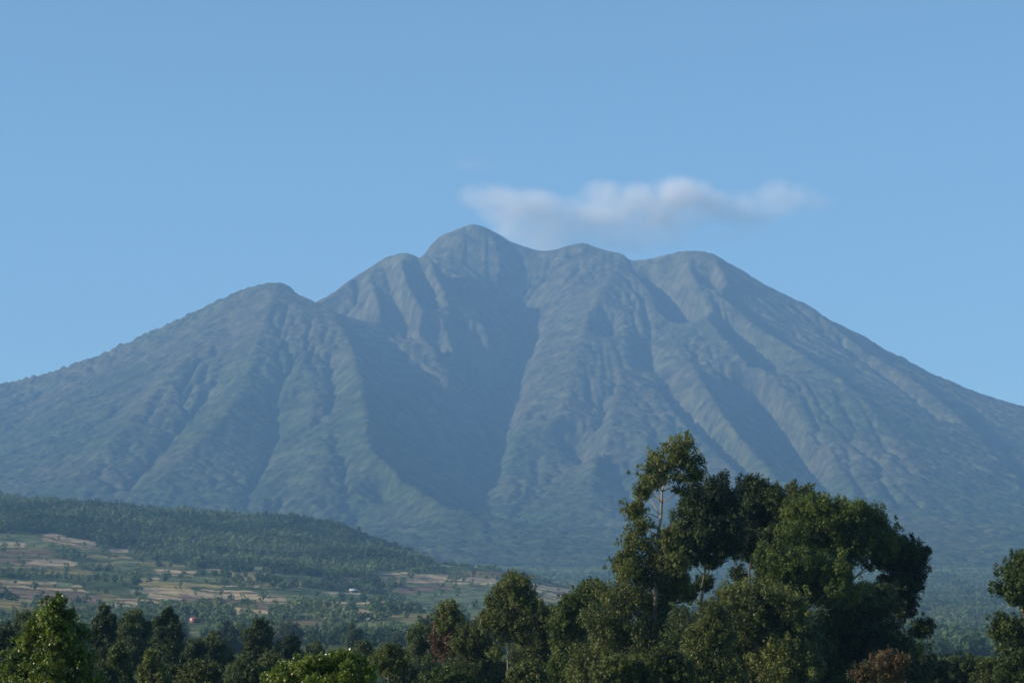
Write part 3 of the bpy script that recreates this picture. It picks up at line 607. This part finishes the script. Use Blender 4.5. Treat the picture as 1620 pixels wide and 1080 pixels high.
make_tree('small_tree', 'pale green slim tree left of the reddish tree', 'tree', 260, 668,
    [(668, 996, 12, 9), (662, 1008, 16, 12), (676, 1012, 14, 12), (660, 1030, 18, 14), (680, 1035, 16, 14), (668, 1055, 22, 16), (690, 1068, 20, 16)], M['blue_green'], DB, seed=31, tr=0.12, leaf=0.224, cover=.6, tint0=.55)
make_tree('small_tree', 'thin stemmed little eucalyptus in front of the pale green slim tree', 'tree', 180, 615,
    [(618, 1026, 12, 8, .8), (606, 1038, 16, 10), (628, 1040, 14, 11), (600, 1050, 12, 10), (618, 1054, 18, 10), (636, 1058, 12, 9, .8)], M['euc_olive'], PB, seed=32, tr=0.08, leaf=0.160, cover=.55, trunk=[(614, 1120), (614, 1060), (617, 1030)], tint0=.55)
make_tree('leafy_bush', 'bright yellow green leafy bush top at the bottom edge', 'bush', 75, 515,
    [(540, 1040, 16, 10, .9), (560, 1050, 16, 12), (525, 1052, 20, 12), (500, 1046, 14, 9), (480, 1052, 16, 11), (455, 1058, 16, 10), (505, 1062, 26, 12), (545, 1066, 30, 13), (470, 1070, 30, 12), (575, 1068, 14, 12), (435, 1072, 18, 9, .8), (510, 1080, 50, 14), (565, 1082, 26, 12), (450, 1084, 36, 12)],
    M['leafy'], DB, seed=33, tr=0.08, tint0=.58, leaf=0.09, cover=.55, puff=(.35, .6))
make_tree('leafy_tree', 'large near tree at the left, glossy yellow green conical crown', 'tree', 100, 82,
    [(86, 958, 14, 12), (80, 975, 22, 16), (100, 980, 18, 15), (66, 995, 20, 16), (90, 1000, 26, 20), (112, 1005, 22, 20), (52, 1018, 22, 18), (80, 1025, 30, 22), (115, 1035, 28, 24), (40, 1042, 26, 20), (70, 1052, 32, 22), (105, 1065, 34, 22), (30, 1068, 30, 20), (65, 1080, 38, 20), (128, 1058, 20, 24), (138, 1080, 22, 18)],
    M['leafy'], DB, seed=34, tr=0.16, leaf=0.135, cover=.58, tint0=.47)
# --- second row on the left, each its own tree
second = [
    ('dark tree cut by the left edge of the view behind the near conical tree', 10, 985, 70, 1085, 230, 'round', 'euc_dark', .5),
    ('dull green round crown just left behind the near conical tree', 42, 968, 50, 1060, 260, 'round', 'blue_green', .4),
    ('narrow pointed dark tree right of the near conical tree', 166, 958, 34, 1075, 260, 'column', 'euc_dark', .55),
    ('broad greyish eucalyptus with twin top, right of the narrow pointed tree', 212, 963, 50, 1060, 300, 'round', 'blue_green', .5),
    ('slim eucalyptus with dark knob of foliage on top, right of the twin topped tree', 266, 962, 32, 1055, 290, 'column', 'euc_dark', .6),
    ('dull green conical little tree low between the near tree and the pointed tree', 186, 1018, 46, 1085, 180, 'cone', 'euc_olive', .45),
    ('yellowish conical small tree at the bottom edge under the knob topped tree', 240, 1026, 42, 1090, 165, 'cone', 'euc_olive', .6),
    ('round mid green crown left of the pale stemmed tree', 305, 1008, 44, 1070, 300, 'round', 'blue_green', .35),
    ('mid green tree showing a short pale stem in the left middle', 338, 1000, 34, 1048, 310, 'round', 'blue_green', .45),
    ('dense dark eucalyptus standing alone with rounded shoulders, left of centre', 410, 977, 50, 1060, 300, 'round', 'euc_dark', .6),
    ('small dark round tree right of the dense lone eucalyptus', 459, 1001, 34, 1062, 320, 'round', 'euc_dark', .5),
    ('pale grey green bushy tree at the bottom under the pale stemmed tree', 385, 1035, 54, 1090, 200, 'round', 'blue_green', .6),
    ('olive shrubby tree at the bottom between the conical and bushy trees', 318, 1040, 60, 1090, 190, 'round', 'euc_olive', .4),
    ('faded green tree behind the bright leafy bush', 572, 1012, 44, 1075, 300, 'round', 'blue_green', .45),
    ('low green tree left behind the bright leafy bush', 430, 1028, 46, 1090, 240, 'round', 'euc_olive', .4),
    ('tiny dark crown behind the leafy bush, under the green meadow', 500, 1016, 40, 1070, 380, 'round', 'blue_green', .3),
    ('mid green tree between the bright bush and the slim pale tree', 645, 1028, 44, 1090, 270, 'round', 'blue_green', .5),
]
for i, (lab, px, top, wd, bot, Y, shp, mt, t0) in enumerate(second):
    make_tree('broadleaf_tree' if shp == 'round' else E, lab, 'tree', Y, px, auto_clumps(px, top, wd, bot, shp, 300 + i), M[mt], PB if 'pale stem' in lab else DB, seed=400 + i, tr=0.16, leaf=0.085 + 0.00062 * Y, cover=.6, tint0=t0, group='trees of the belt below the fields')

fill = [
    ('low dark tree under the bare stems of the dark rounded eucalyptus', 1092, 985, 60, 1090, 232, 'round', 'euc_dark', .5),
    ('dull tree filling the bottom between the tallest eucalyptus and the olive one', 1060, 1020, 70, 1095, 150, 'round', 'euc_olive', .35),
    ('shaded tree behind the olive eucalyptus in the big clump', 1235, 940, 90, 1080, 236, 'round', 'euc_dark', .5),
    ('shaded tree behind the foot of the dome, right of the pale stems', 1330, 950, 110, 1085, 240, 'round', 'euc_dark', .55),
    ('dark low tree at the right foot of the big clump behind the russet one', 1445, 1015, 60, 1090, 214, 'round', 'euc_dark', .5),
    ('olive tree low left of the tallest eucalyptus, at the bottom edge', 985, 1030, 80, 1100, 150, 'round', 'euc_olive', .45),
    ('dark tree in the gap right of the oval crowned one', 895, 1020, 60, 1095, 240, 'round', 'euc_dark', .5),
    ('dark tree under the oval crown, beside its pale stem', 780, 1030, 56, 1095, 245, 'round', 'euc_dark', .55),
    ('olive green bush at the bottom edge right of the pale stem', 830, 1045, 54, 1095, 170, 'round', 'euc_olive', .5),
    ('olive bush at the bottom edge beneath the reddish tree', 712, 1050, 66, 1100, 170, 'round', 'euc_bright', .35),
    ('dark bush at the bottom edge between the slim pale and thin stemmed trees', 650, 1052, 60, 1100, 230, 'round', 'euc_dark', .5),
    ('dark bush at the bottom edge right of the near conical tree', 158, 1045, 60, 1100, 175, 'round', 'euc_dark', .6),
    ('dull bush at the bottom edge between the yellowish conical tree and the shrubby tree', 282, 1050, 56, 1100, 205, 'round', 'euc_dark', .6),
    ('dark bush low at the left edge of the bright leafy bush', 405, 1050, 60, 1100, 180, 'round', 'euc_dark', .55),
    ('dark tree in the back row between the twin topped and lone eucalyptus', 350, 1015, 46, 1080, 340, 'round', 'euc_dark', .5),
    ('pointed dark tree between the narrow pointed and twin topped trees', 190, 985, 30, 1070, 310, 'cone', 'euc_dark', .5),
]
for i, (lab, px, top, wd, bot, Y, shp, mt, t0) in enumerate(fill):
    make_tree('broadleaf_tree' if 'bush' not in lab else 'bush', lab, 'tree' if 'bush' not in lab else 'bush', Y, px, auto_clumps(px, top, wd, bot, shp, 700 + i), M[mt], DB, seed=800 + i, tr=0.14, leaf=0.085 + 0.00062 * Y, cover=.6, tint0=t0)
# --- the farther belt: copies of a few crowns, each a tree of its own
protos = []
for i, (shp, mt) in enumerate((('round', 'euc_dark'), ('column', 'blue_green'), ('round', 'blue_green'), ('cone', 'euc_dark'), ('round', 'euc_olive'))):
    rg = np.random.default_rng(50 + i); s = F / 600.0
    cl = [(np.array([(a - 810) / s, rg.uniform(-2, 2), 12 - (b - 0) / s]), np.array([c / s, c / s, d / s]), 1.0) for a, b, c, d in auto_clumps(810, 0, {'round': 62, 'column': 36, 'cone': 50}[shp], 74, shp, 60 + i)]
    V, Q, T, _ = leaves(cl, 0.5, .6, rg, tint0=.5)
    P0 = [(curve((0, 0, -0.6), (rg.normal(0, .3), rg.normal(0, .3), 10.5), 8, .02, rg), 0.2 * (1 - 0.8 * np.linspace(0, 1, 8)))]
    for c, r, _f in cl[::2]: P0.append((curve((0, 0, max(1.0, c[2] - 2.5)), c, 5, .1, rg), np.linspace(.08, .03, 5)))
    TV, TQ = tube(P0, 5)
    protos.append([V, Q, T, M[mt], TV, TQ, None])
KINDS = [('small dark round tree far off below the farm fields', 'small dark round trees below the farm fields'),
         ('small slim upright tree far off below the farm fields', 'small slim trees below the farm fields'),
         ('small grey green round tree far off below the farm fields', 'small grey green round trees below the farm fields'),
         ('small dark cone shaped tree far off below the farm fields', 'small cone shaped trees below the farm fields'),
         ('small olive green round tree far off below the farm fields', 'small olive round trees below the farm fields')]
spots = []
rg = np.random.default_rng(99)
while len(spots) < 130:
    Y = float(rg.uniform(480, 1250)); px = float(rg.uniform(-60, 960)); x = at(px, 1000, Y)[0]
    if 285 < px < 332: continue
    if 430 < px < 640 and Y > 800 and rg.random() < .75: continue
    if px > 880 and rg.random() < .6: continue
    if any(math.hypot(x - a[0], Y - a[1]) < 7 for a in spots): continue
    spots.append((x, Y))
for i, (x, Y) in enumerate(spots):
    k = int(rg.integers(0, len(protos))); p = protos[k]; sc_ = float(rg.uniform(0.55, 1.0)) * (1.0 if Y < 900 else .9)
    z = float(ground_z(x, Y)); r = empty('distant_tree', (x, Y, z)); r.rotation_euler = (0, 0, float(rg.uniform(0, 6.28))); r.scale = (sc_, sc_, sc_ * float(rg.uniform(.85, 1.2)))
    tag(r, KINDS[k][0], 'tree', KINDS[k][1])
    if p[6] is None:
        c = mesh_np('crown', p[0], p[1], p[3], r, tint=p[2]); t = mesh_np('trunk', p[4], p[5], DB, r, smooth=True); p[6] = (c, t)
    else:
        for src in p[6]:
            c = src.copy(); link(c); c.parent = r

# ------------------------------------------------------------------ farmhouses
def flat(name, c, rough=0.8):
    m, n, b = mat(name, rough)
    g = node(n, 'ShaderNodeTexCoord'); no = node(n, 'ShaderNodeTexNoise'); no.inputs['Scale'].default_value = 1.7; no.inputs['Detail'].default_value = 4
    n.links.new(g.outputs['Object'], no.inputs[0])
    n.links.new(ramp(n, no.outputs[0], [(0.3, tuple(v * .8 for v in c)), (0.7, tuple(min(1, v * 1.1) for v in c))]), b.inputs['Base Color'])
    return m
M['white'] = flat('whitewashed_wall', (0.75, 0.72, 0.70)); M['redroof'] = flat('red_iron_roof', (0.27, 0.07, 0.065), 0.7); M['tin'] = flat('pale_tin_roof', (0.50, 0.51, 0.54), 0.55)
M['mud'] = flat('mud_wall', (0.22, 0.15, 0.11)); M['wood'] = flat('dark_wood', (0.06, 0.045, 0.04)); M['redwall'] = flat('dull_red_wall', (0.30, 0.10, 0.10))
def box(x0, x1, y0, y1, z0, z1):
    V = np.array([(x, y, z) for z in (z0, z1) for y in (y0, y1) for x in (x0, x1)], float)
    return V, np.array([(0, 2, 3, 1), (4, 5, 7, 6), (0, 1, 5, 4), (2, 6, 7, 3), (0, 4, 6, 2), (1, 3, 7, 5)])
def boxes(name, bs, m, parent):
    Vs, Qs, o = [], [], 0
    for b in bs:
        V, Q = box(*b); Vs.append(V); Qs.append(Q + o); o += 8
    return mesh_np(name, np.concatenate(Vs), np.concatenate(Qs), m, parent)
def house(label, px, py, w_, d_, h_, rh, wall, roof, rot):
    best = None
    for Y in np.arange(1100, 3400, 4.0):
        p = at(px, py, Y)
        if p[2] <= ground_z(p[0], Y): best = p; break
    z = float(ground_z(best[0], best[1])); r = empty('farmhouse', (best[0], best[1], z)); r.rotation_euler = (0, 0, rot); tag(r, label, 'house')
    boxes('wall', [(-w_ / 2, w_ / 2, -d_ / 2, d_ / 2, -0.8, h_)], wall, r)
    e = 0.6; a, b = w_ / 2 + e, d_ / 2 + e; t = 0.14
    V = np.array([(-a, -b, h_ - .1), (a, -b, h_ - .1), (a, 0, h_ + rh), (-a, 0, h_ + rh), (-a, b, h_ - .1), (a, b, h_ - .1)]); V = np.vstack([V, V + (0, 0, t)])
    Q = np.array([(0, 1, 2, 3), (3, 2, 5, 4), (6, 9, 8, 7), (9, 10, 11, 8), (0, 6, 7, 1), (4, 5, 11, 10), (0, 3, 9, 6), (3, 4, 10, 9), (1, 7, 8, 2), (2, 8, 11, 5)])
    mesh_np('roof', V, Q, roof, r)
    for gx in (-w_ / 2 + .01, w_ / 2 - .01): mesh_np('gable', np.array([(gx, -d_ / 2, h_), (gx, d_ / 2, h_), (gx, 0, h_ + rh - .1)]), np.array([(0, 1, 2)]), M['white'] if roof is M['redroof'] else wall, r)
    boxes('door', [(-0.6, 0.5, -d_ / 2 - .05, -d_ / 2 + .02, 0, 2.1)], M['wood'], r)
    for s_ in (-1, 1): boxes('window', [(s_ * w_ * .3 - .5, s_ * w_ * .3 + .5, -d_ / 2 - .05, -d_ / 2 + .02, 1.0, 2.0)], M['wood'], r)
    return r
house('small farmhouse with red roof and white gable wall below the fields on the left', 308, 984, 5.6, 4.4, 1.4, 1.6, M['redwall'], M['redroof'], math.radians(38))
house('tiny hut with shiny pale tin roof at the lower edge of the hillside wood', 559, 937, 6.0, 4.5, 1.8, 1.5, M['mud'], M['tin'], math.radians(-8))

# ------------------------------------------------------------------ clouds, volumes far behind the mountain
def cloud(label, parts, dens, seed, soft=1.0):
    import bmesh
    Y = 17500; s = Y / F
    C = [(at(a, b, Y), np.array([rx * s, (rx + ry) * .5 * s, ry * s])) for a, b, rx, ry, *_ in parts]
    Wt = [q[4] if len(q) > 4 else 1.0 for q in parts]
    org = np.mean([c for c, _ in C], 0)
    bm = bmesh.new()
    from mathutils import Matrix
    for c, r in C:
        m = Matrix.Translation(Vector(c - org)) @ Matrix.Diagonal((*(r * 1.0), 1))
        bmesh.ops.create_icosphere(bm, subdivisions=3, radius=1.0, matrix=m)
    me = bpy.data.meshes.new('cloud'); bm.to_mesh(me); bm.free()
    o = link(bpy.data.objects.new('cloud', me)); o.location = org
    md = o.modifiers.new('remesh', 'REMESH'); md.mode = 'VOXEL'; md.voxel_size = 22.0
    dg = bpy.context.evaluated_depsgraph_get(); ev = bpy.data.meshes.new_from_object(o.evaluated_get(dg)); o.modifiers.clear(); o.data = ev; ev.name = 'cloud'
    tag(o, label, 'cloud')
    m = bpy.data.materials.new('cloud_vapour'); m.use_nodes = True; n = m.node_tree; n.nodes.clear(); out = node(n, 'ShaderNodeOutputMaterial')
    tc = node(n, 'ShaderNodeTexCoord'); cur = None
    nz = node(n, 'ShaderNodeTexNoise'); nz.inputs['Scale'].default_value = 0.0050; nz.inputs['Detail'].default_value = 6; nz.inputs['Roughness'].default_value = .55
    n.links.new(tc.outputs['Object'], nz.inputs['Vector'])
    for (c, r), wt in zip(C, Wt):
        a = node(n, 'ShaderNodeVectorMath', operation='SUBTRACT'); n.links.new(tc.outputs['Object'], a.inputs[0]); a.inputs[1].default_value = tuple(c - org)
        b = node(n, 'ShaderNodeVectorMath', operation='DIVIDE'); n.links.new(a.outputs[0], b.inputs[0]); b.inputs[1].default_value = tuple(r)
        l = node(n, 'ShaderNodeVectorMath', operation='LENGTH'); n.links.new(b.outputs[0], l.inputs[0])
        q = node(n, 'ShaderNodeMapRange'); q.inputs['From Min'].default_value = 1.0; q.inputs['From Max'].default_value = 0.15; q.inputs['To Min'].default_value = 0.0; q.inputs['To Max'].default_value = wt
        n.links.new(l.outputs['Value'], q.inputs[0])
        if cur is None: cur = q.outputs[0]
        else:
            mx = node(n, 'ShaderNodeMath', operation='MAXIMUM'); n.links.new(cur, mx.inputs[0]); n.links.new(q.outputs[0], mx.inputs[1]); cur = mx.outputs[0]
    q = node(n, 'ShaderNodeMapRange'); q.inputs['From Min'].default_value = 0.35; q.inputs['From Max'].default_value = 0.68; q.inputs['To Min'].default_value = 0.10; q.inputs['To Max'].default_value = 1.8
    n.links.new(nz.outputs[0], q.inputs[0])
    p = node(n, 'ShaderNodeMath', operation='MULTIPLY'); n.links.new(cur, p.inputs[0]); n.links.new(q.outputs[0], p.inputs[1])
    d = node(n, 'ShaderNodeMath', operation='MULTIPLY'); n.links.new(p.outputs[0], d.inputs[0]); d.inputs[1].default_value = dens
    v = node(n, 'ShaderNodeVolumePrincipled'); v.inputs['Color'].default_value = (1.0, 0.975, 0.955, 1); v.inputs['Anisotropy'].default_value = 0.0
    n.links.new(d.outputs[0], v.inputs['Density']); n.links.new(v.outputs[0], out.inputs['Volume'])
    o.data.materials.clear(); o.data.materials.append(m)
    return o
cloud('long soft grey white cloud trailing right from behind the main summit',
    [(775, 312, 62, 26, .7), (830, 332, 84, 38, .85), (880, 358, 90, 46, .6), (820, 362, 55, 36, .5), (950, 340, 100, 40, .7), (955, 312, 48, 32, 1.0), (1010, 320, 60, 36, .9), (1075, 312, 66, 40, 1.1), (1120, 325, 60, 30, .7), (1040, 345, 100, 34, .6), (1170, 330, 90, 30, .45), (1215, 322, 70, 30, .35), (1000, 375, 120, 34, .3), (860, 385, 70, 36, .5)], 0.0095, 1)
cloud('very faint shred of cloud high above the left side of the main summit', [(745, 258, 44, 18, .12), (775, 264, 30, 12, .10)], 0.006, 3)
cloud('small faint puff of cloud at the right end of the long one', [(1228, 305, 34, 28, .8), (1255, 312, 50, 26, .55), (1290, 322, 40, 18, .3), (1180, 352, 60, 26, .25), (1150, 375, 50, 18, .25)], 0.006, 2)

# ------------------------------------------------------------------ haze
HD = 0.73e-4
V, Q = box(-9000, 9000, -3000, 14500, -60, 2000)
me_h = mesh_np('haze', V, Q, M['white'])
m = bpy.data.materials.new('haze_air'); m.use_nodes = True; n = m.node_tree; n.nodes.clear(); out = node(n, 'ShaderNodeOutputMaterial')
v = node(n, 'ShaderNodeVolumePrincipled'); v.inputs['Color'].default_value = (0.32, 0.59, 0.96, 1); v.inputs['Density'].default_value = HD; v.inputs['Anisotropy'].default_value = 0.0
n.links.new(v.outputs[0], out.inputs['Volume']); me_h.data.materials.clear(); me_h.data.materials.append(m)
tag(me_h, 'blue haze in the air between the trees and the mountain', 'haze', kind='stuff')
print('leaf quads', NL[0])
